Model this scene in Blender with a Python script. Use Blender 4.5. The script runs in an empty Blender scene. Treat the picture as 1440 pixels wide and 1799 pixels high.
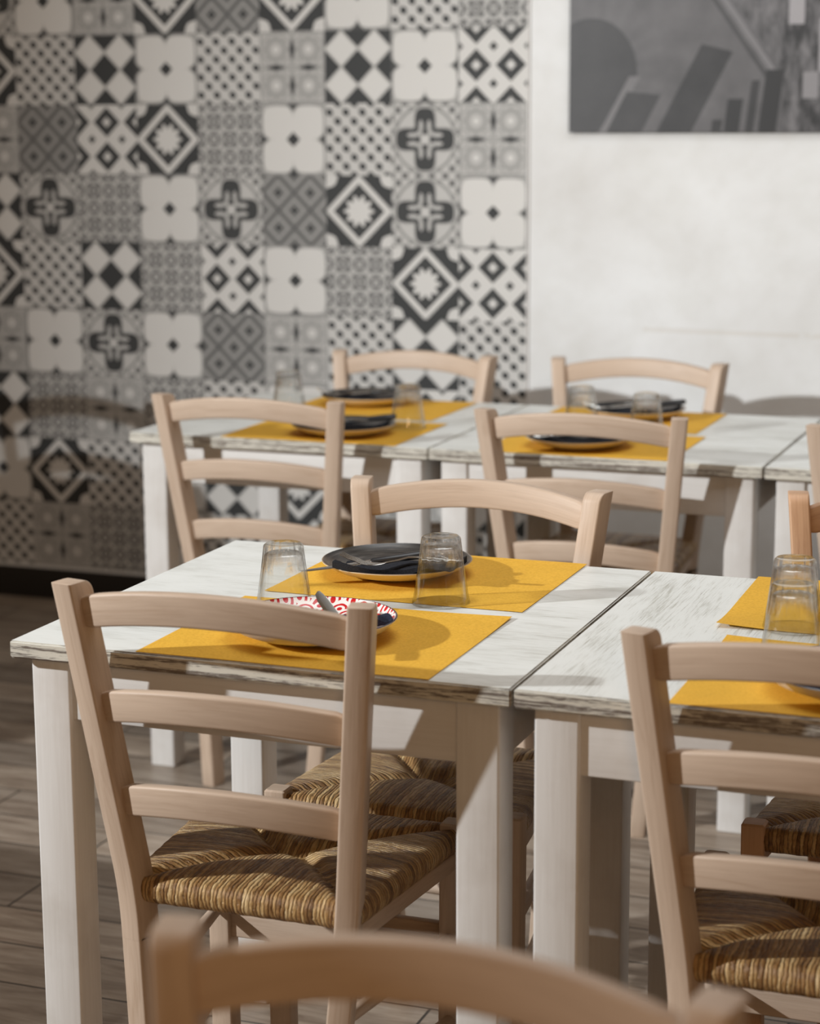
import bpy, bmesh, math, random
from math import sin, cos, pi, sqrt
from mathutils import Vector, Matrix
random.seed(4)
scene = bpy.context.scene
C = scene.collection

# ---------------------------------------------------------------- camera
F_PX, YAW, PITCH, ROLL, CAM_H = 3618.09, 0.36091, 0.19077, -0.004665, 1.4555
fw = Vector((-sin(YAW)*cos(PITCH), cos(YAW)*cos(PITCH), -sin(PITCH)))
rt = Vector((cos(YAW), sin(YAW), 0)); up = rt.cross(fw)
r2 = cos(ROLL)*rt + sin(ROLL)*up
u2 = -sin(ROLL)*rt + cos(ROLL)*up
cam = bpy.data.cameras.new('camera'); cam_o = bpy.data.objects.new('camera', cam); C.objects.link(cam_o)
cam_o.matrix_world = Matrix(((r2.x, u2.x, -fw.x, 0), (r2.y, u2.y, -fw.y, 0), (r2.z, u2.z, -fw.z, CAM_H), (0, 0, 0, 1)))
cam.sensor_fit = 'AUTO'; cam.sensor_width = 36.0; cam.lens = F_PX/1799*36
cam.dof.use_dof = True; cam.dof.focus_distance = 2.95; cam.dof.aperture_fstop = 3.9
cam.clip_start = 0.05
scene.camera = cam_o

# ---------------------------------------------------------------- colour management
vs = scene.view_settings
vs.view_transform = 'Standard'; vs.look = 'None'; vs.gamma = 1; vs.use_curve_mapping = False
vs.exposure = 0.0
scene.cycles.max_bounces = 20; scene.cycles.transparent_max_bounces = 24; scene.cycles.transmission_bounces = 20
scene.cycles.caustics_reflective = False; scene.cycles.caustics_refractive = False

# ---------------------------------------------------------------- world and lamps
world = bpy.data.worlds.new('world'); scene.world = world; world.use_nodes = True
bg = world.node_tree.nodes['Background']
bg.inputs[0].default_value = (1.0, 0.66, 0.38, 1); bg.inputs[1].default_value = 0.165

def lamp(name, kind, loc, energy, color, size, target=None, size_y=None, spot=None, blend=0.5):
    l = bpy.data.lights.new(name, kind); o = bpy.data.objects.new(name, l); C.objects.link(o)
    o.location = loc; l.energy = energy; l.color = color
    if kind == 'AREA':
        l.shape = 'RECTANGLE'; l.size = size; l.size_y = size_y or size
    else:
        l.shadow_soft_size = size
    if kind == 'SPOT':
        l.spot_size = spot; l.spot_blend = blend
    if target is not None:
        d = Vector(target)-Vector(loc); o.rotation_euler = d.to_track_quat('-Z', 'Y').to_euler()
    return o
key = lamp('key_spot_lamp', 'SPOT', (-3.4, 1.05, 1.90), 143, (0.965, 0.99, 1.0), 0.035, (-.5, 3.75, .9), spot=1.85, blend=1.0)
key.data.use_nodes = True
_n = key.data.node_tree; _e = _n.nodes['Emission']; _f = _n.nodes.new('ShaderNodeLightFalloff')
_f.inputs['Strength'].default_value = 1.0; _n.links.new(_f.outputs['Linear'], _e.inputs['Strength'])
lamp('wall_wash_lamp', 'AREA', (-0.5, 4.0, 2.75), 8, (0.90, 0.96, 1.0), 1.4, (-0.9, 5.38, 1.2), .3)
lamp('ceiling_panel_lamp', 'AREA', (-.9, 3.0, 2.75), 21, (0.96, 0.985, 1.0), 1.2, (-.9, 3.0, 0), 1.6)

lamp('warm_fill_light', 'AREA', (.6, -.9, 2.0), 12, (1.0, 0.60, 0.30), .5, (-.5, 1.3, .8), .5)  # added warm fill from behind the camera, lifts the nearest chair

# ---------------------------------------------------------------- node expression helper
class X:
    def __init__(s, nt, v): s.nt, s.v = nt, v
    def _op(s, op, *o, clamp=False):
        n = s.nt.nodes.new('ShaderNodeMath'); n.operation = op; n.use_clamp = clamp
        for i, a in enumerate((s,)+o):
            a = a.v if isinstance(a, X) else a
            if isinstance(a, (int, float)): n.inputs[i].default_value = a
            else: s.nt.links.new(a, n.inputs[i])
        return X(s.nt, n.outputs[0])
    def __add__(s, o): return s._op('ADD', o)
    __radd__ = __add__
    def __sub__(s, o): return s._op('SUBTRACT', o)
    def __rsub__(s, o): return X(s.nt, o)._op('SUBTRACT', s) if isinstance(o, X) else (s*-1)+o
    def __mul__(s, o): return s._op('MULTIPLY', o)
    __rmul__ = __mul__
    def __truediv__(s, o): return s._op('DIVIDE', o)
    def abs(s): return s._op('ABSOLUTE')
    def min(s, o): return s._op('MINIMUM', o)
    def max(s, o): return s._op('MAXIMUM', o)
    def lt(s, o): return s._op('LESS_THAN', o)
    def gt(s, o): return s._op('GREATER_THAN', o)
    def pp(s, o): return s._op('PINGPONG', o)
    def sin(s): return s._op('SINE')
    def cos(s): return s._op('COSINE')
    def pow(s, o): return s._op('POWER', o)
    def atan2(s, o): return s._op('ARCTAN2', o)
    def sat(s): return s._op('ADD', 0.0, clamp=True)
    def NOT(s): return 1.0-s

def new_mat(name, rough=.5, spec=.5, metal=0.0):
    m = bpy.data.materials.new(name); m.use_nodes = True
    nt = m.node_tree; b = nt.nodes['Principled BSDF']
    b.inputs['Roughness'].default_value = rough; b.inputs['Metallic'].default_value = metal
    b.inputs['Specular IOR Level'].default_value = spec
    return m, nt, b
def plain(name, col, rough=.5, spec=.5, metal=0.0):
    m, nt, b = new_mat(name, rough, spec, metal); b.inputs['Base Color'].default_value = (*col, 1)
    return m
def coord(nt, kind='Object', scale=(1, 1, 1), loc=(0, 0, 0), rot=(0, 0, 0), rand=False):
    t = nt.nodes.new('ShaderNodeTexCoord'); mp = nt.nodes.new('ShaderNodeMapping')
    mp.inputs['Scale'].default_value = scale; mp.inputs['Location'].default_value = loc; mp.inputs['Rotation'].default_value = rot
    src = t.outputs[kind]
    if rand:
        oi = nt.nodes.new('ShaderNodeObjectInfo'); vm = nt.nodes.new('ShaderNodeVectorMath'); vm.operation = 'ADD'
        mu = nt.nodes.new('ShaderNodeMath'); mu.operation = 'MULTIPLY'; mu.inputs[1].default_value = 37.0
        nt.links.new(oi.outputs['Random'], mu.inputs[0]); nt.links.new(src, vm.inputs[0]); nt.links.new(mu.outputs[0], vm.inputs[1]); src = vm.outputs[0]
    nt.links.new(src, mp.inputs[0]); return mp.outputs[0]
def noise(nt, vec, scale=5, detail=4, rough=.55, dist=0.0):
    n = nt.nodes.new('ShaderNodeTexNoise'); nt.links.new(vec, n.inputs['Vector'])
    n.inputs['Scale'].default_value = scale; n.inputs['Detail'].default_value = detail
    n.inputs['Roughness'].default_value = rough; n.inputs['Distortion'].default_value = dist
    return n.outputs['Fac']
def ramp(nt, fac, stops, interp='LINEAR'):
    r = nt.nodes.new('ShaderNodeValToRGB'); r.color_ramp.interpolation = interp
    while len(r.color_ramp.elements) < len(stops): r.color_ramp.elements.new(.5)
    for e, (p, c) in zip(r.color_ramp.elements, stops):
        e.position = p; e.color = (*c, 1) if len(c) == 3 else c
    nt.links.new(fac.v if isinstance(fac, X) else fac, r.inputs[0]); return r.outputs[0]
def mixc(nt, fac, a, b, mode='MIX'):
    m = nt.nodes.new('ShaderNodeMix'); m.data_type = 'RGBA'; m.blend_type = mode
    for s, v in ((0, fac), (6, a), (7, b)):
        v = v.v if isinstance(v, X) else v
        if isinstance(v, (int, float)): m.inputs[s].default_value = v
        elif isinstance(v, tuple): m.inputs[s].default_value = (*v, 1)
        else: nt.links.new(v, m.inputs[s])
    return m.outputs[2]
def bump(nt, b, h, dist=.001, strength=1.0):
    n = nt.nodes.new('ShaderNodeBump'); n.inputs['Distance'].default_value = dist; n.inputs['Strength'].default_value = strength
    nt.links.new(h.v if isinstance(h, X) else h, n.inputs['Height']); nt.links.new(n.outputs[0], b.inputs['Normal'])

# ---------------------------------------------------------------- materials
def mat_chair_wood(name, base=(.56, .435, .335), dark=(.48, .355, .262)):
    m, nt, b = new_mat(name, .48, .35)
    v = coord(nt, 'UV', (3, 30, 1), rand=True)
    n1 = noise(nt, v, 2.2, 5, .6, 1.2)
    v2 = coord(nt, 'UV', (6, 240, 1), rand=True)
    n2 = noise(nt, v2, 1.5, 3)
    c = ramp(nt, n1, [(.25, dark), (.5, base), (.75, tuple(x*1.05 for x in base))])
    c2 = ramp(nt, n2, [(.3, (.92, .91, .90)), (.6, (1, 1, 1))])
    c = mixc(nt, 1.0, c, c2, 'MULTIPLY')
    nt.links.new(c, b.inputs['Base Color']); bump(nt, b, n2, .0003, .5)
    return m
M = {}
M['chair'] = mat_chair_wood('pale_beech')
M['chair_warm'] = mat_chair_wood('honey_beech', (.58, .36, .22), (.46, .26, .15))

def mat_white_paint():
    m, nt, b = new_mat('white_painted_wood', .45, .4)
    v = coord(nt, 'UV', (4, 90, 1), rand=True)
    n1 = noise(nt, v, 2, 4)
    v2 = coord(nt, 'Object', (1, 1, 1), rand=True)
    n2 = noise(nt, v2, 9, 4)
    c = ramp(nt, n1, [(.25, (.66, .64, .615)), (.6, (.70, .685, .665))])
    c = mixc(nt, 1.0, c, ramp(nt, n2, [(.25, (.88, .86, .84)), (.5, (1, 1, 1))]), 'MULTIPLY')
    nt.links.new(c, b.inputs['Base Color']); bump(nt, b, n1, .0004, .5); return m
M['paint'] = mat_white_paint()

def mat_top(name, dens):
    # distressed white laminate: broken grey-green scratches that run along U
    m, nt, b = new_mat(name, .42, .35)
    v = coord(nt, 'UV', (4.2, 120, 1), rand=True)
    streak = X(nt, noise(nt, v, 2.4, 8, .72, .35))
    va = coord(nt, 'UV', (2.6, 9, 1), rand=True)
    area = X(nt, noise(nt, va, 2.2, 4, .6))
    vf = coord(nt, 'UV', (14, 420, 1), rand=True)
    fine = X(nt, noise(nt, vf, 1.6, 4, .7))
    k = ((streak-.5)*3.4+(area-.56)*2.6+(fine-.5)*3.6-dens+.08).sat()*.72
    white = ramp(nt, area, [(.3, (.80, .82, .80)), (.7, (.75, .77, .745))])
    c = mixc(nt, k, white, (.34, .325, .265))
    thin = ((streak-.68)*12+(fine-.5)*7).sat()*.6
    c = mixc(nt, thin, c, (.12, .09, .07))
    nt.links.new(c, b.inputs['Base Color']); bump(nt, b, fine*.5+streak*.5, .0004, .5); return m
M['top'] = mat_top('distressed_white_top', .02)
def mat_edge():
    m, nt, b = new_mat('distressed_edge_band', .55, .3)
    v = coord(nt, 'UV', (3.2, 115, 1), rand=True)
    s = X(nt, noise(nt, v, 1.3, 6, .7, .6))
    vf = coord(nt, 'UV', (30, 420, 1), rand=True)
    f = X(nt, noise(nt, vf, 1.7, 4, .7))
    k = ((s-.485)*12+(f-.5)*8).sat()
    c = mixc(nt, k*.85, (.62, .595, .52), (.085, .055, .042))
    nt.links.new(c, b.inputs['Base Color']); bump(nt, b, k, .0006, .6); return m
M['edge'] = mat_edge()

def mat_paper():
    m, nt, b = new_mat('yellow_paper', .75, .2)
    v = coord(nt, 'Object', (1, 1, 1), rand=True)
    n = noise(nt, v, 260, 3); n2 = noise(nt, v, 14, 3)
    c = ramp(nt, n, [(.3, (.70, .38, .040)), (.55, (.80, .455, .052)), (.8, (.84, .50, .07))])
    c = mixc(nt, 1.0, c, ramp(nt, n2, [(.3, (.93, .93, .93)), (.6, (1, 1, 1))]), 'MULTIPLY')
    nt.links.new(c, b.inputs['Base Color']); bump(nt, b, n, .0002, .5); return m
M['paper'] = mat_paper()

def mat_rush():
    m, nt, b = new_mat('woven_rush', .42, .55)
    t = nt.nodes.new('ShaderNodeTexCoord'); sp = nt.nodes.new('ShaderNodeSeparateXYZ'); nt.links.new(t.outputs['UV'], sp.inputs[0])
    u, v = X(nt, sp.outputs[0]), X(nt, sp.outputs[1])
    w = X(nt, noise(nt, coord(nt, 'UV', (90, 30, 1), rand=True), 1.0, 4, .65))
    uu = (u+(w-.5)*.011)/.0056
    fr = uu._op('FRACT'); idx = uu._op('FLOOR')
    h = ((fr-.5).abs()*2)
    h = (1-h*h)
    wn = nt.nodes.new('ShaderNodeTexWhiteNoise'); wn.noise_dimensions = '1D'
    nt.links.new(idx.v, wn.inputs['W']); r = X(nt, wn.outputs[0])
    cx = nt.nodes.new('ShaderNodeCombineXYZ'); nt.links.new((idx*3.7).v, cx.inputs[0]); nt.links.new((v*34).v, cx.inputs[1])
    nn = X(nt, noise(nt, cx.outputs[0], 1.0, 4, .6))
    fibre = X(nt, noise(nt, coord(nt, 'UV', (1500, 60, 1)), 1.0, 2))
    tone = (nn*.8+r*.45+(fibre-.5)*.9-.13).sat()
    c = ramp(nt, tone, [(.1, (.11, .052, .018)), (.38, (.36, .19, .066)), (.6, (.58, .37, .155)), (.85, (.78, .58, .31))])
    c = mixc(nt, (1-h).pow(4)*.7, c, (.06, .028, .010))
    nt.links.new(c, b.inputs['Base Color']); bump(nt, b, h+fibre*.5+w*1.2, .0032, .9); return m
M['rush'] = mat_rush()

def mat_floor():
    m, nt, b = new_mat('wood_look_floor_tiles', .38, .45)
    v = coord(nt, 'Object', (1, 1, 1), loc=(.2, .0, 0))
    br = nt.nodes.new('ShaderNodeTexBrick'); nt.links.new(v, br.inputs['Vector'])
    br.offset = .37; br.inputs['Scale'].default_value = 1; br.inputs['Brick Width'].default_value = .9; br.inputs['Row Height'].default_value = .15
    br.inputs['Mortar Size'].default_value = .0028; br.inputs['Mortar Smooth'].default_value = .2; br.inputs['Bias'].default_value = 0
    br.inputs['Color1'].default_value = (.72, .72, .72, 1); br.inputs['Color2'].default_value = (1.2, 1.18, 1.15, 1); br.inputs['Mortar'].default_value = (1, 1, 1, 1)
    n1 = noise(nt, coord(nt, 'Object', (2.2, 16, 1)), 2, 7, .62, .8)
    n2 = noise(nt, coord(nt, 'Object', (1.0, 4, 1)), 1.6, 4, .6)
    c = ramp(nt, n1, [(.28, (.16, .118, .088)), (.5, (.31, .255, .205)), (.72, (.46, .40, .34))])
    c = mixc(nt, 1.0, c, ramp(nt, n2, [(.3, (.72, .70, .68)), (.7, (1.1, 1.1, 1.1))]), 'MULTIPLY')
    c = mixc(nt, 1.0, c, br.outputs['Color'], 'MULTIPLY')
    c = mixc(nt, X(nt, br.outputs['Fac']), c, (.035, .027, .02))
    nt.links.new(c, b.inputs['Base Color'])
    bump(nt, b, (X(nt, n1)*.5-X(nt, br.outputs['Fac'])*1.0), .0012, .6); return m
M['floor'] = mat_floor()

def mat_plaster():
    m, nt, b = new_mat('mottled_white_plaster', .5, .4)
    n1 = noise(nt, coord(nt, 'Object'), 2.6, 5, .55, .4); n2 = noise(nt, coord(nt, 'Object', (1, 1, 1), (3, 1, 2)), 9, 4, .6)
    c = ramp(nt, n1, [(.3, (.68, .675, 0.661)), (.5, (.76, .765, .76)), (.7, (.83, .845, .85))])
    c = mixc(nt, 1.0, c, ramp(nt, n2, [(.3, (.94, .935, .92)), (.6, (1, 1, 1))]), 'MULTIPLY')
    t = nt.nodes.new('ShaderNodeTexCoord'); sp = nt.nodes.new('ShaderNodeSeparateXYZ'); nt.links.new(t.outputs['Object'], sp.inputs[0])
    x, z = X(nt, sp.outputs[0]), X(nt, sp.outputs[2])
    line = ((z-.873+x*.01).abs().lt(.006))*(x.gt(-1.36))*X(nt, n2).gt(.42)
    c = mixc(nt, line*.22, c, (.50, .42, .31))
    nt.links.new(c, b.inputs['Base Color']); bump(nt, b, n2, .002, .4); return m
M['plaster'] = mat_plaster()
M['black'] = plain('black_skirting', (.012, .010, .009), .6)
M['ceiling_wall'] = plain('warm_cream_wall', (.55, .46, .36), .8)

# wallpaper motifs, one material per motif, drawn in each square's own UV
LIGHT, DARK = (.70, .69, .665), (.022, .024, .025)
def motif(kind):
    m, nt, b = new_mat('wallpaper_'+kind, .6, .3)
    t = nt.nodes.new('ShaderNodeTexCoord'); sp = nt.nodes.new('ShaderNodeSeparateXYZ'); nt.links.new(t.outputs['UV'], sp.inputs[0])
    u, v = X(nt, sp.outputs[0])*2-1, X(nt, sp.outputs[1])*2-1
    a, c = u.abs(), v.abs(); s = a+c
    th = v.atan2(u); r = (u*u+v*v).pow(.5)
    def disc(cx, cy, rad, px=a, py=c): return ((px-cx)*(px-cx)+(py-cy)*(py-cy)).lt(rad*rad)
    def mixv(base, mask, val): return base*(1-mask)+mask*val
    if kind == 'quatrefoil':
        lobe = ((a-.47).abs().pow(3.4)+(c-.47).abs().pow(3.4)).lt(.47**3.4).max((a.lt(.6))*(c.lt(.6)))*(((1-a)*.9+c).gt(.24))*((a+(1-c)*.9).gt(.24))
        edge = (1-a).min(1-c)
        k = mixv(lobe*0+.30, (edge*40).sin().gt(.3), .6)
        k = mixv(k, lobe, 0.0)
        k = mixv(k, s.lt(.21), .97)
        k = mixv(k, ((1-a)+c).lt(.20).max((a+(1-c)).lt(.20)), .93)
    elif kind == 'dots':
        p, q = (u+v+.125).pp(.25), (u-v+.125).pp(.25)
        k = (p.lt(.06))*.22+.15
        k = mixv(k, (p.max(q)).gt(0)*(((u+v+.125).pp(.25)*((u+v+.125).pp(.25))+(u-v+.125).pp(.25)*((u-v+.125).pp(.25))).lt(.021)), .96)
    elif kind == 'harlequin':
        d = (a-.5).abs()+(c-.5).abs()
        k = mixv(d*0+.97, d.lt(.53), .25); k = mixv(k, d.lt(.455), 0.0)
    elif kind == 'hexflower':
        x1, y1 = (u*4.0).pp(1.0)-0.0, (v*4.0).pp(1.0)
        x2, y2 = 1-x1, 1-y1
        d1 = (x1*x1+y1*y1).pow(.5)
        ring = (d1-.62).abs().lt(.13)
        petal = ((u*pi*6).cos()*(v*pi*6).cos()).gt(.35)
        k = mixv(d1*0+.34, ring, .82); k = mixv(k, petal, .80); k = mixv(k, d1.lt(.15), .9); k = mixv(k, (x2*x2+y2*y2).lt(.03), .05)
    elif kind == 'flower':
        k = mixv(a*0+.22, (r-.90).abs().lt(.04), .6)
        k = mixv(k, (r.gt(.95))*(((u*pi*5).cos()*(v*pi*5).cos()).gt(.1)), .78)
        def lobe_(p_, q_, g): return (((p_-.50)/(.36+g)).abs().pow(3)+(q_/(.30+g)).pow(3)).lt(1.0)
        k = mixv(k, lobe_(a, c, .05).max(lobe_(c, a, .05)), .35)
        k = mixv(k, lobe_(a, c, 0).max(lobe_(c, a, 0)), .96)
        def pet(p_, q_): return (((p_-.36)/.17)*((p_-.36)/.17)+((q_-.12)/.062)*((q_-.12)/.062)).lt(1.0)
        k = mixv(k, pet(a, c).max(pet(c, a)), .30)
        k = mixv(k, (a-c).abs().lt(.07)*(r.lt(.40)), .35)
        k = mixv(k, (a-.27).abs().lt(.06)*((c-.27).abs().lt(.06)), .95)
        k = mixv(k, r.lt(.10+.05*(th*8).cos()), .1)
    elif kind == 'star':
        k = mixv(a*0+.97, (s.gt(1.14))*(((th*8).cos()*.12+r).gt(1.16)), .05)
        k = mixv(k, s.lt(1.04), 0.02); k = mixv(k, (s-1.0).abs().lt(.02), .35); k = mixv(k, s.lt(.78), .96)
        k = mixv(k, r.lt(.385+.075*(th*10).cos()), 0.02)
    elif kind == 'diamonds':
        x1 = a.pp(.5); y1 = (c-.5).abs(); d = x1+y1
        x2 = (a-.5).abs(); y2 = c.pp(.5); e = x2+y2
        k = mixv(d*0+.03, d.lt(.44), .96); k = mixv(k, d.lt(.15), .08); k = mixv(k, e.lt(.13), .93)
    elif kind == 'lattice':
        p, q = (u+v).pp(.5), (u-v).pp(.5); g = p.max(q)
        k = mixv(g*0+.70, (g*8*pi).sin().gt(.55), .50); k = mixv(k, (p-.46).gt(0).max((q-.46).gt(0)), .9); k = mixv(k, g.lt(.12), .97)
    else:  # ornate quarters
        x1, y1 = (a-.5)*2, (c-.5)*2; rr = (x1*x1+y1*y1).pow(.5); t2 = y1.atan2(x1)
        k = mixv(a*0+.32, (rr-.55).abs().lt(.09), .55); k = mixv(k, ((rr-.85+(t2*8).cos()*.1).abs()).lt(.06), .5)
        k = mixv(k, (x1.abs().max(y1.abs())-.93).abs().lt(.04), .55); k = mixv(k, rr.lt(.17), -.05)
        k = mixv(k, ((a/.09)+(c-.5).abs()/.30).lt(1).max(((c/.09)+(a-.5).abs()/.30).lt(1)), .95)
    col = mixc(nt, k.max(-.1).min(1.0), LIGHT, DARK)
    nt.links.new(col, b.inputs['Base Color']); return m
KIND = dict(Q='quatrefoil', D='dots', C='harlequin', H='hexflower', F='flower', S='star', K='diamonds', G='lattice', O='ornate')

def glass_mat(name):
    """clear tumbler: thin clear wall, solid refracting foot"""
    m = bpy.data.materials.new(name); m.use_nodes = True; nt = m.node_tree; nt.nodes.clear()
    N = nt.nodes.new; o = N('ShaderNodeOutputMaterial')
    g = N('ShaderNodeBsdfGlass'); g.inputs['IOR'].default_value = 1.45; g.inputs['Roughness'].default_value = 0.0
    t = N('ShaderNodeBsdfTransparent'); tw = N('ShaderNodeLayerWeight'); nt.links.new(mixc(nt, X(nt, tw.outputs['Facing']).pow(5.0), (.985, .99, .988), (.42, .43, .43)), t.inputs[0])
    gl = N('ShaderNodeBsdfGlossy'); gl.inputs['Roughness'].default_value = .02
    lw = N('ShaderNodeLayerWeight'); fr = X(nt, lw.outputs['Facing']).pow(3.2)*.85+.035
    m1 = N('ShaderNodeMixShader'); nt.links.new(fr.v, m1.inputs[0]); nt.links.new(t.outputs[0], m1.inputs[1]); nt.links.new(gl.outputs[0], m1.inputs[2])
    tc = N('ShaderNodeTexCoord'); sp = N('ShaderNodeSeparateXYZ'); nt.links.new(tc.outputs['Object'], sp.inputs[0])
    k = ((X(nt, sp.outputs[2])-.056)*120).sat()*.42+.02
    m2 = N('ShaderNodeMixShader'); nt.links.new(k.v, m2.inputs[0]); nt.links.new(m1.outputs[0], m2.inputs[1]); nt.links.new(g.outputs[0], m2.inputs[2])
    nt.links.new(m2.outputs[0], o.inputs[0]); return m
M['glass'] = glass_mat('clear_glass')
M['steel'] = plain('polished_steel', (.55, .54, .52), .22, .5, 1.0)
M['black_handle'] = plain('black_plastic', (.02, .02, .022), .35)
def cloth(name, col):
    m, nt, b = new_mat(name, .85, .15)
    n = noise(nt, coord(nt, 'Object'), 400, 2); n2 = noise(nt, coord(nt, 'Object'), 30, 2)
    c = ramp(nt, n, [(.3, tuple(x*.7 for x in col)), (.7, tuple(x*1.3 for x in col))])
    nt.links.new(c, b.inputs['Base Color']); bump(nt, b, n2, .001, .3); return m
M['napkin_black'] = cloth('black_paper_napkin', (.020, .021, .026))
M['napkin_navy'] = cloth('navy_paper_napkin', (.022, .028, .050))
def mat_dark_plate():
    m, nt, b = new_mat('charcoal_glaze', .28, .5)
    t = nt.nodes.new('ShaderNodeTexCoord'); sp = nt.nodes.new('ShaderNodeSeparateXYZ'); nt.links.new(t.outputs['Object'], sp.inputs[0])
    x, y = X(nt, sp.outputs[0]), X(nt, sp.outputs[1]); r = (x*x+y*y).pow(.5)
    cx = nt.nodes.new('ShaderNodeCombineXYZ'); nt.links.new((r*160).v, cx.inputs[0]); nt.links.new((y.atan2(x)*1.2).v, cx.inputs[1])
    n = noise(nt, cx.outputs[0], 1.5, 4)
    c = ramp(nt, n, [(.35, (.018, .017, .017)), (.55, (.05, .046, .043)), (.72, (.13, .12, .11))])
    c = mixc(nt, r.gt(.1125), c, (.30, .20, .125))
    nt.links.new(c, b.inputs['Base Color']); return m
M['plate_dark'] = mat_dark_plate()
M['plate_under'] = plain('cream_glaze', (.72, .62, .46), .3)
def mat_scallop():
    m, nt, b = new_mat('red_scallop_glaze', .18, .5)
    t = nt.nodes.new('ShaderNodeTexCoord'); sp = nt.nodes.new('ShaderNodeSeparateXYZ'); nt.links.new(t.outputs['Object'], sp.inputs[0])
    x, y = X(nt, sp.outputs[0]), X(nt, sp.outputs[1]); R = (x*x+y*y).pow(.5)
    W, Hh = .030, .0135     # scale width, row pitch
    best = None
    yy = y/Hh; row = yy._op('FLOOR')
    # rows in front (lower y) overlap rows behind
    out = x*0+2.0
    for k in (2, 1, 0, -1):
        rw = row-k*1.0
        off = (rw._op('FLOORED_MODULO', 2.0))*(W/2)
        lx = ((x+off)/W)._op('FRACT')*W-W/2
        ly = y-rw*Hh
        d = (lx*lx+ly*ly).pow(.5)/(W/2)
        # draw from back to front: the frontmost (largest k) wins, so iterate reversed
        if best is None: best = [(d)]
        else: best.append(d)
    val = best[3]
    for d in (best[2], best[1], best[0]):
        inside = d.lt(1.0); val = val*(1-inside)+d*inside
    rings = ((val*2.0)._op('FRACT')).lt(.5)
    c = mixc(nt, rings, (.86, .82, .78), (.56, .018, .022))
    c = mixc(nt, R.gt(.1115), c, (.02, .022, .05))
    nt.links.new(c, b.inputs['Base Color']); return m
M['plate_red'] = mat_scallop()
M['white_glaze'] = plain('white_glaze', (.80, .78, .74), .2)

# ---------------------------------------------------------------- mesh helpers
def finish(name, bm, mats, parent=None, smooth=True, angle=35, loc=(0, 0, 0), rot=(0, 0, 0)):
    me = bpy.data.meshes.new(name); bm.to_mesh(me); bm.free()
    for m in (mats if isinstance(mats, (list, tuple)) else [mats]): me.materials.append(m)
    if smooth:
        for p in me.polygons: p.use_smooth = True
        me.set_sharp_from_angle(angle=math.radians(angle))
    o = bpy.data.objects.new(name, me); C.objects.link(o); o.location = loc; o.rotation_euler = rot
    if parent: o.parent = parent
    return o
def tag(o, label=None, cat=None, group=None, kind=None):
    if label: o['label'] = label
    if cat: o['category'] = cat
    if group: o['group'] = group
    if kind: o['kind'] = kind
    return o
def empty(name, loc, rz=0):
    o = bpy.data.objects.new(name, None); C.objects.link(o); o.location = loc; o.rotation_euler = (0, 0, rz); o.empty_display_size = .1; return o
def rect_section(w, h, r=.003, n=3):
    """rounded rectangle, list of (a, b)"""
    pts = []
    for cx, cy, a0 in ((w/2-r, h/2-r, 0), (-w/2+r, h/2-r, pi/2), (-w/2+r, -h/2+r, pi), (w/2-r, -h/2+r, 3*pi/2)):
        for i in range(n+1):
            t = a0+pi/2*i/n; pts.append((cx+r*cos(t), cy+r*sin(t)))
    return pts
def loft(bm, rings, us=None, caps=True):
    """rings: lists of Vector of equal length; UV u along, v around (metres)"""
    uv = bm.loops.layers.uv.verify()
    vr = [[bm.verts.new(p) for p in ring] for ring in rings]
    n = len(rings[0]); per = [0]
    for j in range(n): per.append(per[-1]+(rings[0][(j+1) % n]-rings[0][j]).length)
    L = [0]
    for i in range(1, len(rings)):
        ca = sum(rings[i], Vector())/n; cb = sum(rings[i-1], Vector())/n; L.append(L[-1]+(ca-cb).length)
    for i in range(len(rings)-1):
        for j in range(n):
            k = (j+1) % n
            f = bm.faces.new((vr[i][j], vr[i][k], vr[i+1][k], vr[i+1][j]))
            for lp, c in zip(f.loops, ((L[i], per[j]), (L[i], per[j+1]), (L[i+1], per[j+1]), (L[i+1], per[j]))): lp[uv].uv = c
    if caps:
        for ring, rev in ((vr[0], True), (vr[-1], False)):
            f = bm.faces.new(list(reversed(ring)) if rev else ring)
            for lp in f.loops: lp[uv].uv = (lp.vert.co.x, lp.vert.co.y+lp.vert.co.z*.3)
    bmesh.ops.recalc_face_normals(bm, faces=bm.faces)
def bar(bm, p0, p1, w, h, upv=(0, 0, 1), r=.003):
    """straight bar of section w (side) x h (along upv)"""
    p0, p1 = Vector(p0), Vector(p1); d = (p1-p0).normalized(); s = d.cross(Vector(upv)).normalized(); t = s.cross(d)
    sec = rect_section(w, h, r); rings = []
    e = r*.7
    for p, k in ((p0, .0), (p0+d*e, 1), (p1-d*e, 1), (p1, .0)):
        rings.append([p+s*(a*(1-(1-k)*2*e/w))+t*(b*(1-(1-k)*2*e/h)) for a, b in sec])
    loft(bm, rings)
def lathe(bm, prof, n=64, wob=None, uvs=False):
    rings = []
    for (r, z) in prof:
        rings.append([bm.verts.new((max(r, 1e-5)*cos(2*pi*i/n)*(wob(2*pi*i/n, z) if wob else 1), max(r, 1e-5)*sin(2*pi*i/n)*(wob(2*pi*i/n, z) if wob else 1), z)) for i in range(n)])
    fs = []
    for i in range(len(rings)-1):
        for j in range(n):
            fs.append(bm.faces.new((rings[i][j], rings[i][(j+1) % n], rings[i+1][(j+1) % n], rings[i+1][j])))
    bmesh.ops.remove_doubles(bm, verts=bm.verts, dist=2e-5)
    return fs
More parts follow.
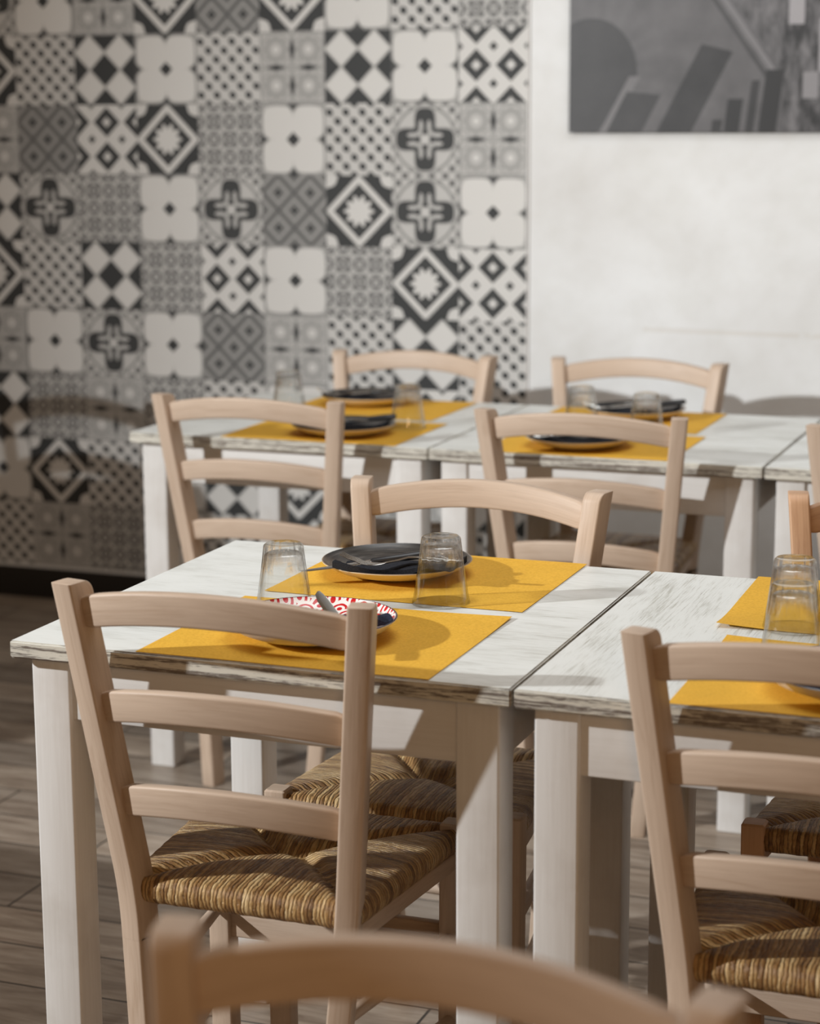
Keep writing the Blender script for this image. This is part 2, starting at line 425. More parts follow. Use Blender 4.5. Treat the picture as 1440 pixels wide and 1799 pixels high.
def tube(bm, pts, rad, n=10, flat=1.0):
    pts = [Vector(p) for p in pts]; rings = []
    for i, p in enumerate(pts):
        d = (pts[min(i+1, len(pts)-1)]-pts[max(i-1, 0)]).normalized(); s = d.cross(Vector((0, 0, 1))).normalized(); t = s.cross(d)
        r = rad[i] if isinstance(rad, (list, tuple)) else rad
        w, h = r if isinstance(r, tuple) else (r, r)
        rings.append([p+s*(w*cos(2*pi*k/n))+t*(h*sin(2*pi*k/n)) for k in range(n)])
    loft(bm, rings)

# ---------------------------------------------------------------- structure
WALL_Y = 5.38
bm = bmesh.new()
def quad(bm, pts, uvs=None, mi=0):
    uv = bm.loops.layers.uv.verify()
    f = bm.faces.new([bm.verts.new(p) for p in pts]); f.material_index = mi
    if uvs:
        for l, c in zip(f.loops, uvs): l[uv].uv = c
    return f
quad(bm, [(-6, -1.5, 0), (3, -1.5, 0), (3, WALL_Y+.1, 0), (-6, WALL_Y+.1, 0)])
tag(finish('floor', bm, M['floor'], smooth=False), kind='structure')

ROWS = ['QDHKQSDHQCO', 'DQFQOSGSQDH', 'HGSDCQDOCQR', 'QCOGKSHQDFO', 'SHCFHQFGSFQ',
        'GQSDCHRQHSK', 'HDOQFQGODCD', 'QGCHOHDQDKD', 'OKQSDQCSHOC', 'KFDOHQDCHQD']   # columns -3..7, rows -2..7
T, TR = .1968, .1974
X0, Z0 = -3.1624, 1.585      # centre of column 0, row 0
bm = bmesh.new(); kinds = list(KIND); mats = [motif(KIND[k]) for k in kinds]+[M['plaster']]
ROWS = [r[5:]+r[:5] for r in ROWS[5:9]]+ROWS      # carry the paper up to the ceiling
for ri, row in enumerate(ROWS):
    rr = ri-6; row = row[1:9]+row   # and on to the left
    for ci, ch in enumerate(row):
        col = ci-11
        x0, x1 = X0+(col-.5)*T, X0+(col+.5)*T; z0, z1 = Z0-(rr+.5)*TR, Z0-(rr-.5)*TR
        quad(bm, [(x0, WALL_Y, z0), (x1, WALL_Y, z0), (x1, WALL_Y, z1), (x0, WALL_Y, z1)], [(0, 0), (1, 0), (1, 1), (0, 1)] if ch != 'R' else [(0, 0), (0, 1), (1, 1), (1, 0)], kinds.index('K' if ch == 'R' else ch))
xl, xr = X0-11.5*T, X0+7.5*T; zt_, zb_ = Z0+6.5*TR, Z0-7.5*TR
pm = len(mats)-1
for (a, b_, c_, d_) in ((-6, xl, 0, zt_), (xr, 3, 0, zt_), (xl, xr, 0, zb_)):
    quad(bm, [(a, WALL_Y, c_), (b_, WALL_Y, c_), (b_, WALL_Y, d_), (a, WALL_Y, d_)], None, pm)
bmesh.ops.remove_doubles(bm, verts=bm.verts, dist=1e-5)
tag(finish('wall_back', bm, mats, smooth=False), kind='structure')
bm = bmesh.new(); bar(bm, (-6, WALL_Y-.006, .047), (3, WALL_Y-.006, .047), .012, .094)
tag(finish('baseboard_back', bm, M['black']), kind='structure')
bm = bmesh.new(); bar(bm, (xr+.002, WALL_Y-.002, .095), (xr+.002, WALL_Y-.002, 2.8), .006, .006, (0, 1, 0), .001)
tag(finish('trim_1', bm, M['paint']), kind='structure')

# ---------------------------------------------------------------- picture on the right wall
def mat_picture():
    m, nt, b = new_mat('black_and_white_street_print', .45, .35)
    t = nt.nodes.new('ShaderNodeTexCoord'); sp = nt.nodes.new('ShaderNodeSeparateXYZ'); nt.links.new(t.outputs['Object'], sp.inputs[0])
    # print coordinates in photo-like units: p to the right, q upwards from the lower left corner (1 = 0.66 m)
    p, q = X(nt, sp.outputs[0])/.66, X(nt, sp.outputs[2])/.66
    n = X(nt, noise(nt, coord(nt, 'Object'), 9, 5, .6)); n3 = X(nt, noise(nt, coord(nt, 'Object', (26, 1, 9)), 1.2, 4, .7))
    k = .20+(n-.5)*.16
    def put(k, mask, val): return k*(1-mask)+mask*val
    # leaning stone arch with rays of bricks
    ax, ay = p-.09, q-.235
    ar = ((ax*.9)*(ax*.9)+(ay*.8)*(ay*.8)).pow(.5); th = ay.atan2(ax)
    rays = (ar.gt(.16))*(ar.lt(.27))*((th*26).sin().gt(.1))*(q.gt(.14))
    k = put(k, rays, .215+(n-.5)*.15)
    k = put(k, ar.lt(.17)*(q.gt(.22)), .085)
    k = put(k, ((p-.26+(.22-q)*.62).lt(0))*(q.lt(.235)), .085)
    k = put(k, ((p-.27+(.22-q)*.55).abs().lt(.022))*(q.lt(.22)), .30)
    # two leaning dark windows
    l1 = p-q*.52; k = put(k, (l1.gt(.36))*(l1.lt(.50))*((q+p*.25).lt(.475)), .065)
    k = put(k, (l1.gt(.155))*(l1.lt(.30))*((q+p*.1).lt(.185)), .075)
    # diagonal cornice and the busy bright facade beyond it
    cn = p+q*.72-1.02
    k = put(k, (cn.gt(0))*(q.gt(.22)), .20+(n3-.5)*.9)
    k = put(k, ((cn+.03).abs().lt(.012))*(q.gt(.2)), .34); k = put(k, ((cn+.07).abs().lt(.010))*(q.gt(.2)), .10)
    k = put(k, p.gt(.86)*(p.lt(1.05)), .16+(n3-.5)*1.1)
    for (x, w, h, c) in ((.66, .030, .13, .05), (.73, .016, .20, .07), (.60, .020, .05, .06), (.80, .035, .24, .04)):
        k = put(k, ((p-q*.12-x).abs().lt(w))*(q.lt(h)), c)
    for (x, z, w, h, c) in ((.905, .46, .030, .05, .62), (1.01, .33, .016, .10, .60), (.965, .18, .03, .05, .45), (.90, .545, .02, .03, .5)):
        k = put(k, ((p-x).abs().lt(w))*((q-z).abs().lt(h)), c)
    k = put(k, p.gt(1.07), .14+(n3-.5)*.7)
    k = ((k-.16)*1.1+.16+(n-.5)*.10)*.50
    k = k.max(.02).min(.8)
    cc = nt.nodes.new('ShaderNodeCombineColor'); nt.links.new(k.v, cc.inputs[0]); nt.links.new((k*.955).v, cc.inputs[1]); nt.links.new((k*.98).v, cc.inputs[2])
    nt.links.new(cc.outputs[0], b.inputs['Base Color']); return m
bm = bmesh.new()
bmesh.ops.create_cube(bm, size=1)
bmesh.ops.scale(bm, vec=(1.30, .022, .86), verts=bm.verts); bmesh.ops.translate(bm, vec=(.65, 0, .43), verts=bm.verts)
bmesh.ops.bevel(bm, geom=bm.edges[:], offset=.0015, segments=2, affect='EDGES')
pic = finish('wall_picture', bm, mat_picture(), loc=(-1.567, WALL_Y-.0115, 1.405))
tag(pic, 'large black and white print of old stone buildings hanging on the white wall', 'picture')

# ---------------------------------------------------------------- tables
TH = .77
def make_table():
    root = empty('dining_table', (0, 0, 0))
    S = .7; t = .0235; r = .002
    bm = bmesh.new(); uv = bm.loops.layers.uv.verify()
    bmesh.ops.create_cube(bm, size=1); bmesh.ops.scale(bm, vec=(S, S, t), verts=bm.verts)
    bmesh.ops.translate(bm, vec=(0, 0, TH-t/2), verts=bm.verts)
    bmesh.ops.bevel(bm, geom=bm.edges[:], offset=r, segments=2, affect='EDGES')
    uv = bm.loops.layers.uv.verify()
    for f in bm.faces:
        nx, ny, nz = (abs(c) for c in f.normal)
        f.material_index = 0 if nz > .5 else 1
        for l in f.loops:
            x, y, z = l.vert.co
            l[uv].uv = (x, y) if nz > .5 else ((y+3, z) if nx > ny else (x, z))
    finish('tabletop', bm, [M['top'], M['edge']], root, angle=60)
    L, ins = .058, .020
    for sx, sy in ((-1, -1), (1, -1), (1, 1), (-1, 1)):
        bm = bmesh.new(); c = S/2-ins-L/2
        bar(bm, (sx*c, sy*c, 0), (sx*c, sy*c, TH-t), L, L, (0, 1, 0), .004)
        finish('leg', bm, M['paint'], root)
    for k in range(4):
        a = k*pi/2; d = S/2-ins-.006-.009; e = S/2-ins-L+.004; z = (0.661+TH-t)/2; h = TH-t-0.661
        bm = bmesh.new(); p = Vector((-e, -d, z)); q = Vector((e, -d, z)); R = Matrix.Rotation(a, 3, 'Z')
        bar(bm, R@p, R@q, .018, h, (0, 0, 1), .002)
        finish('apron', bm, M['paint'], root)
    return root
def dup(root, loc, rz):
    c = root.copy(); C.objects.link(c); c.location = loc; c.rotation_euler = (0, 0, rz)
    for ch in list(root.children):
        d = ch.copy(); C.objects.link(d); d.parent = c
        for g in ch.children:
            e = g.copy(); C.objects.link(e); e.parent = d
    return c
Y1, Y2 = 2.300+.35, 3.985+.35
TX = [(-1.439+.35, Y1, 0, 'white distressed dining table at the left with two yellow mats, front row'),
      (-.735+.35, Y1, pi/2, 'white distressed dining table at the right of the front row, grain running away'),
      (-2.165+.35, Y2, 0, 'white distressed dining table at the left end of the back row, under patterned wallpaper'),
      (-1.462+.35, Y2, pi, 'white distressed dining table in the middle of the back row, below the white wall'),
      (-.758+.35, Y2, pi, 'bare white distressed dining table at the right edge of the back row'),
      (-3.22, 3.93, 0, 'white dining table beyond the left frame edge, beside the patterned wallpaper'),
      (-3.22, 3.22, pi/2, 'white dining table beyond the left frame edge, nearer one of the side pair'),
      (-2.64, 2.12, pi/2, 'unseen white dining table added left of the front row to shade the floor')]  # last table is unseen, put in to shade the near floor
tab = make_table()
for i, (x, y, a, lab) in enumerate(TX):
    o = tab if i == 0 else dup(tab, (x, y, 0), a)
    o.location = (x, y, 0); o.rotation_euler = (0, 0, a)
    tag(o, lab, 'table', 'square white dining tables')

# ---------------------------------------------------------------- chair
A_, ZT, BT, OT, BB, OB, HW, ZB = .2015, .873, .0646, .0475, .0261, -.0334, .1524, .4374
def post_path(z):
    if z > ZB: k = (z-ZB)/(ZT-ZB); B, O = BT*k, OT*k
    else: k = (ZB-z)/ZB; B, O = BB*k, OB*k
    # rounded knee
    s = .05; d = abs(z-ZB)
    if d < s: B += (s-d)**2/(4*s)*(BT/(ZT-ZB)+BB/ZB); O += (s-d)**2/(4*s)*(OT/(ZT-ZB)+OB/ZB)
    return O, B
def post_pt(side, z, u, v):
    O, B = post_path(z); ex, ey = side*sin(A_), -cos(A_)
    return Vector((side*(HW+O)+ex*v+cos(A_)*u, -B+ey*v+side*sin(A_)*u, z))
PW, PD = .032, .044
def make_post(side):
    bm = bmesh.new(); zs = [0, .004]+[.43*i/10 for i in range(1, 10)]+[ZB+.06*(i-4)/4 for i in range(9)]+[.52, .6, .7, .8]
    R = .015; zs += [ZT-R+R*sin(pi/2*i/6) for i in range(7)]
    rings = []
    for i, z in enumerate(zs):
        front = 0.0
        if z > ZT-R: front = R-sqrt(max(0, R*R-(z-(ZT-R))**2))
        d = PD-front*.9; sec = rect_section(PW, d, .0035)
        k = .93 if (i == 0 or i == len(zs)-1) else 1
        rings.append([post_pt(side, z, a*k, b_*k+front*.45) for a, b_ in sec])
    loft(bm, rings); return bm
def make_rail(z0, z1, arch, bow=.032, thick=.019):
    """curved ladder rail between the posts; z0..z1 at the ends"""
    bm = bmesh.new(); rings = []; N = 24; zc = (z0+z1)/2; h = z1-z0
    a = post_pt(-1, zc, PW/2-.006, -.003); b_ = post_pt(1, zc, -PW/2+.006, -.003)
    lean = BT/(ZT-ZB)
    for i in range(N+1):
        t = i/N; s = 1-(2*t-1)**2
        p = a.lerp(b_, t)+Vector((0, -bow*s, arch*s))
        dy = 4*bow*(2*t-1)/(b_-a).length      # slope of the bow
        nrm = Vector((-dy*1, 1, 0)).normalized(); nrm = Vector((-(dy), 1, 0)).normalized()
        upv = Vector((0, -lean, 1)).normalized()
        hh = h*(.86 if i in (0, N) else 1)
        rings.append([p+nrm*q+upv*w for q, w in rect_section(thick, hh, .004)])
    loft(bm, rings); return bm
FY, FX, LT = .322, .184, .034
def seat_rush():
    bm = bmesh.new(); uv = bm.loops.layers.uv.verify()
    top, r = .462, .019
    def outer(x, y): return Vector((x, y, 0))
    bl, br_, fr, fl = Vector((-HW-.002, .0, 0)), Vector((HW+.002, .0, 0)), Vector((FX, FY, 0)), Vector((-FX, FY, 0))
    ml, mr = Vector((-.018, .165, 0)), Vector((.018, .165, 0))
    secs = [(bl, br_, ml, mr, Vector((0, -1, 0))), (br_, fr, mr, mr, None), (fr, fl, mr, ml, Vector((0, 1, 0))), (fl, bl, ml, ml, None)]
    for (p, q, mp_, mq, nrm) in secs:
        d = (q-p).normalized(); n = Vector((d.y, -d.x, 0)) ; L = (q-p).length
        NS, NT = 40, 16
        grid = []
        prof = [(t, 0, None) for t in [i/NT for i in range(NT+1)]]
        for i in range(NS+1):
            s = i/NS; e = p.lerp(q, s); m_ = mp_.lerp(mq, s); col = []
            seam = min(s, 1-s)*L
            v = 0
            # start at the centre, run to the rail, wrap round it, back under
            for j in range(NT+1):
                t = j/NT; P = m_.lerp(e, t)
                dist = seam*t
                z = top-.010*math.exp(-(dist/.014)**2)-.006*(1-t)**2+.004*sin(pi*t)
                jit = .0
                col.append((Vector((P.x, P.y, z+jit)), (e-m_).dot(n)*t))
            vl = (e-m_).dot(n)
            for j in range(1, 9):
                a = pi*j/8; rad = r*(1+.02*sin(s*L*2*pi/.031+j*.2))
                cc = e+n*(.0); z = top-r+rad*cos(a); hx = rad*.84
                col.append((Vector((cc.x+n.x*hx*sin(a), cc.y+n.y*hx*sin(a), z)), vl+r*a))
            for j in range(1, 5):
                t = 1-j/4*.98; P = m_.lerp(e, t); col.append((Vector((P.x, P.y, top-2*r+.006*(1-t))), vl+r*pi+j*.03))
            grid.append([(bm.verts.new(c[0]), s*L, c[1]) for c in col])
        # strand coordinate: position along the rail measured on the surface itself
        for i in range(NS):
            for j in range(len(grid[0])-1):
                vs4 = [grid[i][j], grid[i+1][j], grid[i+1][j+1], grid[i][j+1]]
                f = bm.faces.new([w[0] for w in vs4])
                for lp, w in zip(f.loops, vs4):
                    lp[uv].uv = (w[0].co.dot(d)+5, w[2])
    bmesh.ops.remove_doubles(bm, verts=bm.verts, dist=1e-4)
    bmesh.ops.recalc_face_normals(bm, faces=bm.faces); return bm
def make_chair(mat):
    root = empty('dining_chair', (0, 0, 0))
    for s in (-1, 1): finish('back_post', make_post(s), mat, root)
    for z0, z1 in ((.810, .855), (.681, .725), (.549, .593)):
        finish('back_rail', make_rail(z0, z1, .021 if z0 > .7 else .017), mat, root)
    for s in (-1, 1):
        bm = bmesh.new(); bar(bm, (s*(FX-.004), FY, 0), (s*FX, FY, .467), LT, LT, (0, 1, 0), .004); finish('front_leg', bm, mat, root)
    finish('seat', seat_rush(), M['rush'], root, angle=180)
    def at(s, z): return post_pt(s, z, 0, 0)
    fr = []
    bm = bmesh.new(); bar(bm, at(-1, .444), at(1, .444), .016, .016); finish('seat_frame', bm, mat, root)
    bm = bmesh.new(); bar(bm, (-FX, FY, .444), (FX, FY, .444), .016, .016); finish('seat_frame', bm, mat, root)
    for s in (-1, 1):
        bm = bmesh.new(); bar(bm, at(s, .412), (s*FX, FY, .412), .018, .026); finish('seat_frame', bm, mat, root)
        for z in (.170, .295):
            bm = bmesh.new(); p = at(s, z); tube(bm, [p, (Vector(p)+Vector((s*FX, FY, z)))/2, (s*FX, FY, z)], [.008, .0115, .008], 12); finish('stretcher', bm, mat, root)
    bm = bmesh.new(); bar(bm, (-FX, FY, .268), (FX, FY, .268), .018, .042); finish('stretcher', bm, mat, root)
    bm = bmesh.new(); tube(bm, [at(-1, .20), (0, -.02, .20), at(1, .20)], [.008, .0115, .008], 12); finish('stretcher', bm, mat, root)
    return root
CH = [(-1.112, 2.314, .008, 'beech ladder-back chair at lower left, back to camera, before the red patterned plate'),
      (-.366, 2.312, .008, 'beech ladder-back chair at lower right, back to camera, cut by the right edge'),
      (-1.045, 3.012, pi+.004, 'beech chair facing the camera behind the dark plate of the front table'),
      (-.348, 3.106, pi+.01, 'honey toned chair post facing the camera, cut by the right edge behind glasses'),
      (-1.834, 3.962, .005, 'beech chair with its back to the camera at the left end of the back row'),
      (-1.109, 3.965, -.006, 'beech chair with its back to the camera in the middle of the back row'),
      (-.444, 3.965, .003, 'beech chair of the back row showing only one post at the right edge'),
      (-1.795, 4.715, pi-.03, 'pale chair on the far side of the back row against the patterned wallpaper'),
      (-1.225, 4.73, pi-.02, 'pale chair on the far side of the back row against the white wall'),
      (-.464, 1.210, pi+.015, 'blurred beech chair top closest to the camera at the bottom edge'),
      (-3.16, 4.45, pi, 'pale chair beyond the left frame edge, its shadow on the patterned wallpaper')]
chair0 = make_chair(M['chair'])
for i, (x, y, a, lab) in enumerate(CH):
    o = chair0 if i == 0 else dup(chair0, (x, y, 0), a)
    o.location = (x, y, 0); o.rotation_euler = (0, 0, a)
    tag(o, lab, 'chair', 'ladder-back rush seat chairs')
    if i == 3:
        mm = {}
        for c in o.children:
            if c.name.startswith('seat') and not c.name.startswith('seat_frame'): continue
            if c.data.name not in mm:
                d = c.data.copy(); d.materials[0] = M['chair_warm']; mm[c.data.name] = d
            c.data = mm[c.data.name]

# ---------------------------------------------------------------- placemats
def placemat(x0, x1, y0, y1, rz, lab, curl=(0, 0, 0, 0), z=TH):
    bm = bmesh.new(); w, d = x1-x0, y1-y0; N = 20; th = .0005
    g = {}
    for k in (0, 1):
        for i in range(N+1):
            for j in range(N+1):
                a, b_ = i/N, j/N
                zz = .0006+.0004*sin(a*5+b_*3)**2
                for (ca, cb), h in zip(((0, 0), (1, 0), (1, 1), (0, 1)), curl):
                    dd = sqrt((a-ca)**2+(b_-cb)**2); zz += h*max(0, 1-dd/.35)**2
                g[i, j, k] = bm.verts.new(((a-.5)*w, (b_-.5)*d, zz+k*th))
    for i in range(N):
        for j in range(N):
            bm.faces.new((g[i, j, 1], g[i+1, j, 1], g[i+1, j+1, 1], g[i, j+1, 1])); bm.faces.new((g[i, j, 0], g[i, j+1, 0], g[i+1, j+1, 0], g[i+1, j, 0]))
    for i in range(N):
        for a, b_ in (((i, 0), (i+1, 0)), ((i+1, N), (i, N)), ((0, i+1), (0, i)), ((N, i), (N, i+1))):
            bm.faces.new((g[a+(0,)], g[b_+(0,)], g[b_+(1,)], g[a+(1,)]))
    bmesh.ops.recalc_face_normals(bm, faces=bm.faces)
    o = finish('placemat', bm, M['paper'], loc=((x0+x1)/2, (y0+y1)/2, z), rot=(0, 0, rz))
    tag(o, lab, 'placemat', 'yellow paper placemats')
    return o
placemat(-1.252, -.846, 2.303, 2.638, 0, 'yellow paper placemat under the red patterned plate on the front left table', (.0, .0, .002, .0))
placemat(-1.238, -.843, 2.676, 3.008, .0, 'yellow paper placemat under the dark plate on the front left table', (.001, 0, 0, 0))
placemat(-.545, -.140, 2.303, 2.636, 0, 'yellow paper placemat at the front right edge, behind the right chair back', (.0, .0, 0, .003))
placemat(-.574, -.170, 2.690, 3.015, .02, 'yellow paper placemat behind the upturned glasses at the right edge', (.006, 0, 0, 0))
placemat(-1.945, -1.54, 3.99, 4.32, 0, 'yellow paper placemat at the front of the back row left table')
placemat(-1.985, -1.59, 4.355, 4.672, -.01, 'yellow paper placemat on the far side of the back row left table')
placemat(-1.354, -.95, 3.99, 4.32, 0, 'yellow paper placemat at the front of the back row middle table')
placemat(-1.375, -.98, 4.355, 4.672, 0, 'yellow paper placemat on the far side of the back row middle table')

# ---------------------------------------------------------------- glasses
def make_glass():
    H, rb, rr = .097, .0285, .0415
    bm = bmesh.new()
    # upside down tumbler: rim on the table, thick fluted base on top
    outp = [(rr-.0006, .0), (rr, .0012)]
    for i in range(1, 13):
        t = i/12; z = .0012+(H-.006)*t; outp.append((rr+(rb-rr)*(t**.8), z))
    outp += [(rb-.001, H-.0022), (rb-.0035, H)]
    outp += [(rb-.010, H-.0012), (.0, H-.0022)]
    inn = [(rr-.0018, .0)]
    top_in = H-.016
    for i in range(1, 13):
        t = i/12; z = top_in*t; zz = (z-.0012)/(H-.006); inn.append((rr+(rb-rr)*(max(zz, 0)**.8)-.0018-.0012*t, z))
    inn += [(rb-.006, top_in+.003), (.012, top_in+.0045), (0, top_in+.005)]
    def wob(th, z):
        k = max(0, min(1, (z-.058)/.006)) if z < H-.004 else 0
        return 1-k*.045*(.5+.5*cos(14*th))**2
    lathe(bm, outp, 112, wob)
    b2 = bmesh.new(); lathe(b2, list(reversed(inn)), 112)
    me = bpy.data.meshes.new('t'); b2.to_mesh(me); b2.free(); bm.from_mesh(me); bpy.data.meshes.remove(me)
    # join the lip
    o1 = [v for v in bm.verts if abs(v.co.z) < 1e-6]
    es = [e for e in bm.edges if e.is_boundary and all(abs(v.co.z) < 1e-6 for v in e.verts)]
    bmesh.ops.bridge_loops(bm, edges=es)
    bmesh.ops.recalc_face_normals(bm, faces=bm.faces)
    return finish('drinking_glass', bm, M['glass'], angle=50)
GL = [(-1.160, 2.572, 'upturned clear glass at the left, behind the top rail of the first chair'),
      (-.970, 2.694, 'upturned clear glass standing in front of the dark plate'),
      (-.446, 2.560, 'upturned clear glass at the right edge, nearer one of the overlapping pair'),
      (-.471, 2.712, 'upturned clear glass at the right edge, seen behind the nearer one'),
      (-1.603, 4.235, 'blurred upturned glass on the yellow mat of the back row left table'),
      (-1.955, 4.38, 'blurred upturned glass before the wallpaper, leftmost in the back row'),
      (-1.232, 4.335, 'blurred upturned glass on the middle back table, left one of two'),
      (-1.068, 4.265, 'blurred upturned glass on the middle back table, right one of two')]
g0 = make_glass()
for i, (x, y, lab) in enumerate(GL):
    o = g0 if i == 0 else g0.copy()
    if i: C.objects.link(o)
    o.location = (x, y, TH+.0012); o.rotation_euler = (0, 0, i*.7)
    tag(o, lab, 'glass', 'upturned glasses on the tables')

# ---------------------------------------------------------------- plates
def make_plate(inner, under, r=.114, rimh=.024):
    bm = bmesh.new()
    topp = [(0, .006), (.03, .006), (.055, .0068), (.075, .009), (.09, .0135), (.105, .0195), (r-.002, rimh), (r, rimh-.0008)]
    bot = [(r, rimh-.0016), (.103, .0150), (.088, .0085), (.070, .0040), (.060, .0022), (.058, 0), (.053, 0), (.051, .002), (0, .002)]
    f1 = lathe(bm, topp, 96)
    n1 = len(bm.faces)
    lathe(bm, [topp[-1]]+bot, 96)
    bm.faces.ensure_lookup_table()
    for i, f in enumerate(bm.faces): f.material_index = 0 if f.calc_center_median().z > 0 and i < n1 else 1
    bmesh.ops.remove_doubles(bm, verts=bm.verts, dist=1e-5)
    bmesh.ops.recalc_face_normals(bm, faces=bm.faces)
    return finish('dinner_plate', bm, [inner, under])
def plate_h(r):
    P = [(0, .006), (.03, .006), (.055, .0068), (.075, .009), (.09, .0135), (.105, .0195), (.114, .024), (.13, .023), (.2, .016)]
    for (a, x), (b_, y) in zip(P, P[1:]):
        if a <= r <= b_: return x+(y-x)*(r-a)/(b_-a)
    return .02
def make_napkin(mat, seed, L, W, ox, oy, rz):
    """folded napkin built round the plate centre; ox, oy, rz place it on the plate"""
    rnd = random.Random(seed); bm = bmesh.new(); N, Mm = 44, 20; ph = rnd.random()*6
    g = {}
    for k in (0, 1):
        for i in range(N+1):
            for j in range(Mm+1):
                a, b_ = i/N*2-1, j/Mm*2-1
                lx = a*L/2+.006*b_; ly = b_*W/2*(1-.25*a)+.010*a*b_+.005*sin(a*4.5+ph)
                x = ox+lx*cos(rz)-ly*sin(rz); y = oy+lx*sin(rz)+ly*cos(rz)
                base = plate_h(sqrt(x*x+y*y))+.0012+.006*max(0, sin(a*3.2+b_*1.5+ph))
                wv = .0035*(1+sin(b_*5+a*2+ph))+.0025*(1+sin(a*6+ph))
                fold = .005*max(0, 1-abs(b_-.35)*5)+.004*max(0, 1-abs(b_+.5)*6)
                g[i, j, k] = bm.verts.new((x, y, base+(wv*.6+fold*.6+.0035)*k))
    for i in range(N):
        for j in range(Mm):
            bm.faces.new((g[i, j, 1], g[i+1, j, 1], g[i+1, j+1, 1], g[i, j+1, 1])); bm.faces.new((g[i, j, 0], g[i, j+1, 0], g[i+1, j+1, 0], g[i+1, j, 0]))
    for i in range(N):
        bm.faces.new((g[i, 0, 0], g[i+1, 0, 0], g[i+1, 0, 1], g[i, 0, 1])); bm.faces.new((g[i+1, Mm, 0], g[i, Mm, 0], g[i, Mm, 1], g[i+1, Mm, 1]))
    for j in range(Mm):
        bm.faces.new((g[0, j+1, 0], g[0, j, 0], g[0, j, 1], g[0, j+1, 1])); bm.faces.new((g[N, j, 0], g[N, j+1, 0], g[N, j+1, 1], g[N, j, 1]))
    bmesh.ops.recalc_face_normals(bm, faces=bm.faces)
    return finish('paper_napkin', bm, mat, angle=60)
def make_knife():
    """tip towards -X; blade stands nearly flat"""
    root = empty('table_knife', (0, 0, 0))
    bm = bmesh.new(); rings = []
    for x, w, t in ((-.105, .0006, .0006), (-.102, .003, .0008), (-.09, .007, .0009), (-.06, .0095, .0010), (-.01, .010, .0013), (.0, .008, .0018), (.006, .006, .003)):
        off = (.010-w)*.55
        rings.append([Vector((x, off+w*cos(q), t*sin(q))) for q in [2*pi*i/10 for i in range(10)]])
    loft(bm, rings); finish('blade', bm, M['steel'], root)
    bm = bmesh.new(); rings = []
    for x, w, t in ((.003, .006, .004), (.006, .0075, .0055), (.04, .0075, .0055), (.085, .009, .0065), (.108, .009, .006), (.112, .006, .004)):
        rings.append([Vector((x, w*cos(q), t*sin(q))) for q in [2*pi*i/14 for i in range(14)]])
    loft(bm, rings); finish('handle', bm, M['black_handle'], root)
    return root
def make_fork():
    """tines towards -X"""
    bm = bmesh.new()
    K = [(-.112, .014), (-.095, .0065), (-.075, .0), (-.055, .0), (-.035, .004), (-.01, .0115), (.02, .0125), (.07, .010)]
    def zf(x):
        for (a, p), (b_, q) in zip(K, K[1:]):
            if a <= x <= b_: t = (x-a)/(b_-a); t = t*t*(3-2*t); return p+(q-p)*t
        return 0
    xs = (.07, .055, .03, .01, -.01, -.025, -.04, -.05, -.058, -.066, -.072)
    wd = ((.0045, .0012), (.0055, .0014), (.005, .0015), (.004, .0016), (.0032, .0018), (.003, .0018), (.003, .0018), (.005, .0015), (.009, .0012), (.0112, .001), (.0112, .001))
    tube(bm, [(x, 0, zf(x)) for x in xs], list(wd), 12)
    for k in (-1.5, -.5, .5, 1.5):
        tube(bm, [(x, k*.0058, zf(x)) for x in (-.070, -.08, -.09, -.10, -.112)], [(.0022, .001), (.002, .001), (.0018, .001), (.0015, .0009), (.0006, .0006)], 8)
    return finish('table_fork', bm, M['steel'])
P_red = make_plate(M['plate_red'], M['white_glaze'], rimh=.028); P_dark = make_plate(M['plate_dark'], M['plate_under'])
K0 = make_knife(); F0 = make_fork()
used = set()
def place(src, loc, rz, lab, cat, group, tilt=(0, 0)):
    if src.name in used: o = dup(src, loc, rz)
    else: o = src; used.add(src.name)
    o.location = loc; o.rotation_euler = (tilt[0], tilt[1], rz); tag(o, lab, cat, group); return o
Z = TH+.0018
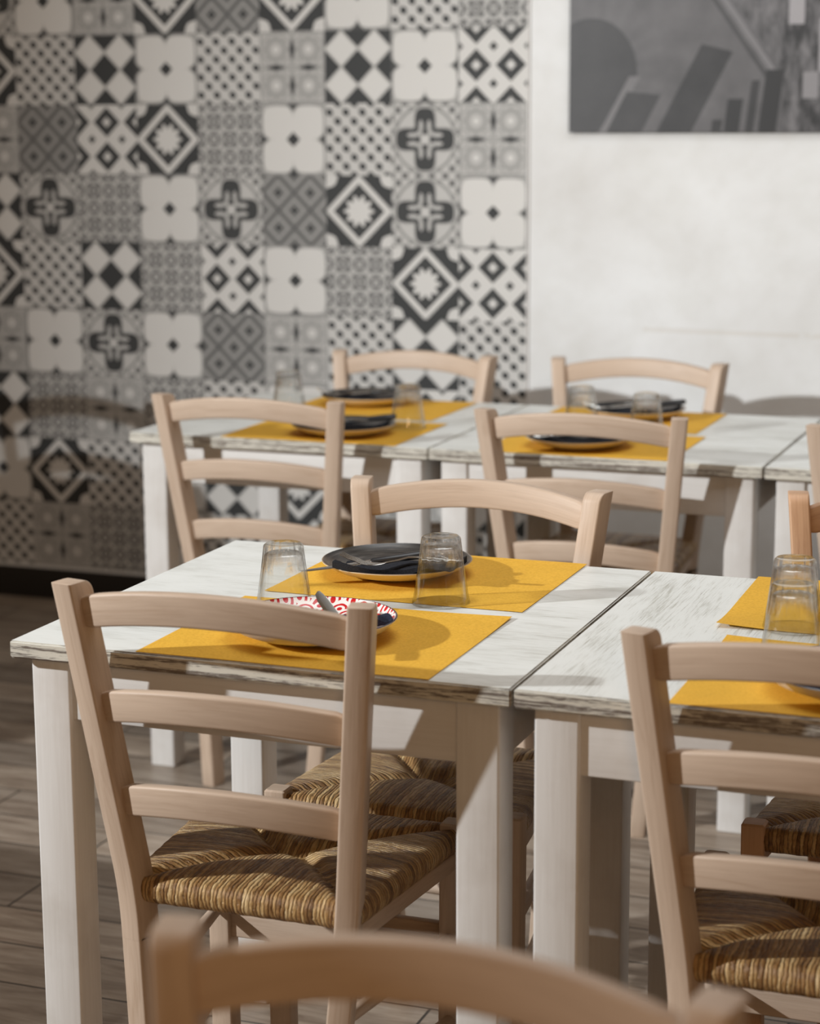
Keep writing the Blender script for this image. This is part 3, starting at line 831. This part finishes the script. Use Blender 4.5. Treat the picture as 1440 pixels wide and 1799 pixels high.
SET = [  # x, y, plate, napkin (colour, length, width, dx, dy, turn), knife (dx, dy, dz, turn), fork (dx, dy, dz, turn), where
 (-1.066, 2.453, 'red', ('navy', .085, .06, .050, .022, -.6), (.045, -.034, .040, -.907), (.0, -.055, .026, .05), 'on the front left table, nearest chair side'),
 (-1.095, 2.845, 'dark', ('black', .175, .105, .022, -.042, .2), (-.018, -.069, .031, .54), (.060, -.081, .034, .16), 'on the front left table, far side'),
 (-.342, 2.428, 'red', ('navy', .17, .09, -.02, .0, .05), (.0, .02, .026, .3), (.0, -.03, .026, .25), 'at the right edge, near side'),
 (-.330, 2.870, 'dark', ('navy', .19, .10, -.02, .0, .05), (.0, .02, .026, .3), (.0, -.03, .026, .25), 'at the right edge, far side'),
 (-1.705, 4.110, 'dark', ('black', .18, .09, .0, -.01, .1), (.0, .01, .026, .3), (.0, -.04, .026, .15), 'on the left back table, near side'),
 (-1.830, 4.570, 'dark', ('black', .18, .09, .0, -.01, .0), (.0, .01, .026, .2), (.0, -.04, .026, .15), 'on the left back table, far side'),
 (-1.172, 4.110, 'dark', ('black', .18, .09, .0, -.01, .15), (.0, .01, .026, .3), (.0, -.04, .026, .25), 'on the middle back table, near side'),
 (-1.165, 4.550, 'dark', ('black', .18, .09, .0, -.01, -.1), (.0, .01, .026, .2), (.0, -.04, .026, .15), 'on the middle back table, far side')]
for i, (x, y, pk, nk, kn, fk, wh) in enumerate(SET):
    place(P_red if pk == 'red' else P_dark, (x, y, Z), .3*i, ('red and white scalloped plate ' if pk == 'red' else 'charcoal plate with tan rim ')+wh, 'plate', 'plates laid on the placemats')
    o = make_napkin(M['napkin_'+nk[0]], i, *nk[1:]); o.location = (x, y, Z)
    tag(o, ('navy' if nk[0] == 'navy' else 'black')+' folded napkin in the plate '+wh, 'napkin', 'dark napkins on the plates')
    kk = place(K0, (x+kn[0], y+kn[1], Z+kn[2]), kn[3], 'black handled knife across the plate '+wh, 'knife', 'knives on the napkins', (0, .14 if i == 0 else -.10))
    kk.scale = (.85,)*3 if i == 0 else (1, 1, 1)
    place(F0, (x+fk[0], y+fk[1], Z+fk[2]), fk[3], 'steel fork across the plate '+wh, 'fork', 'forks on the napkins')
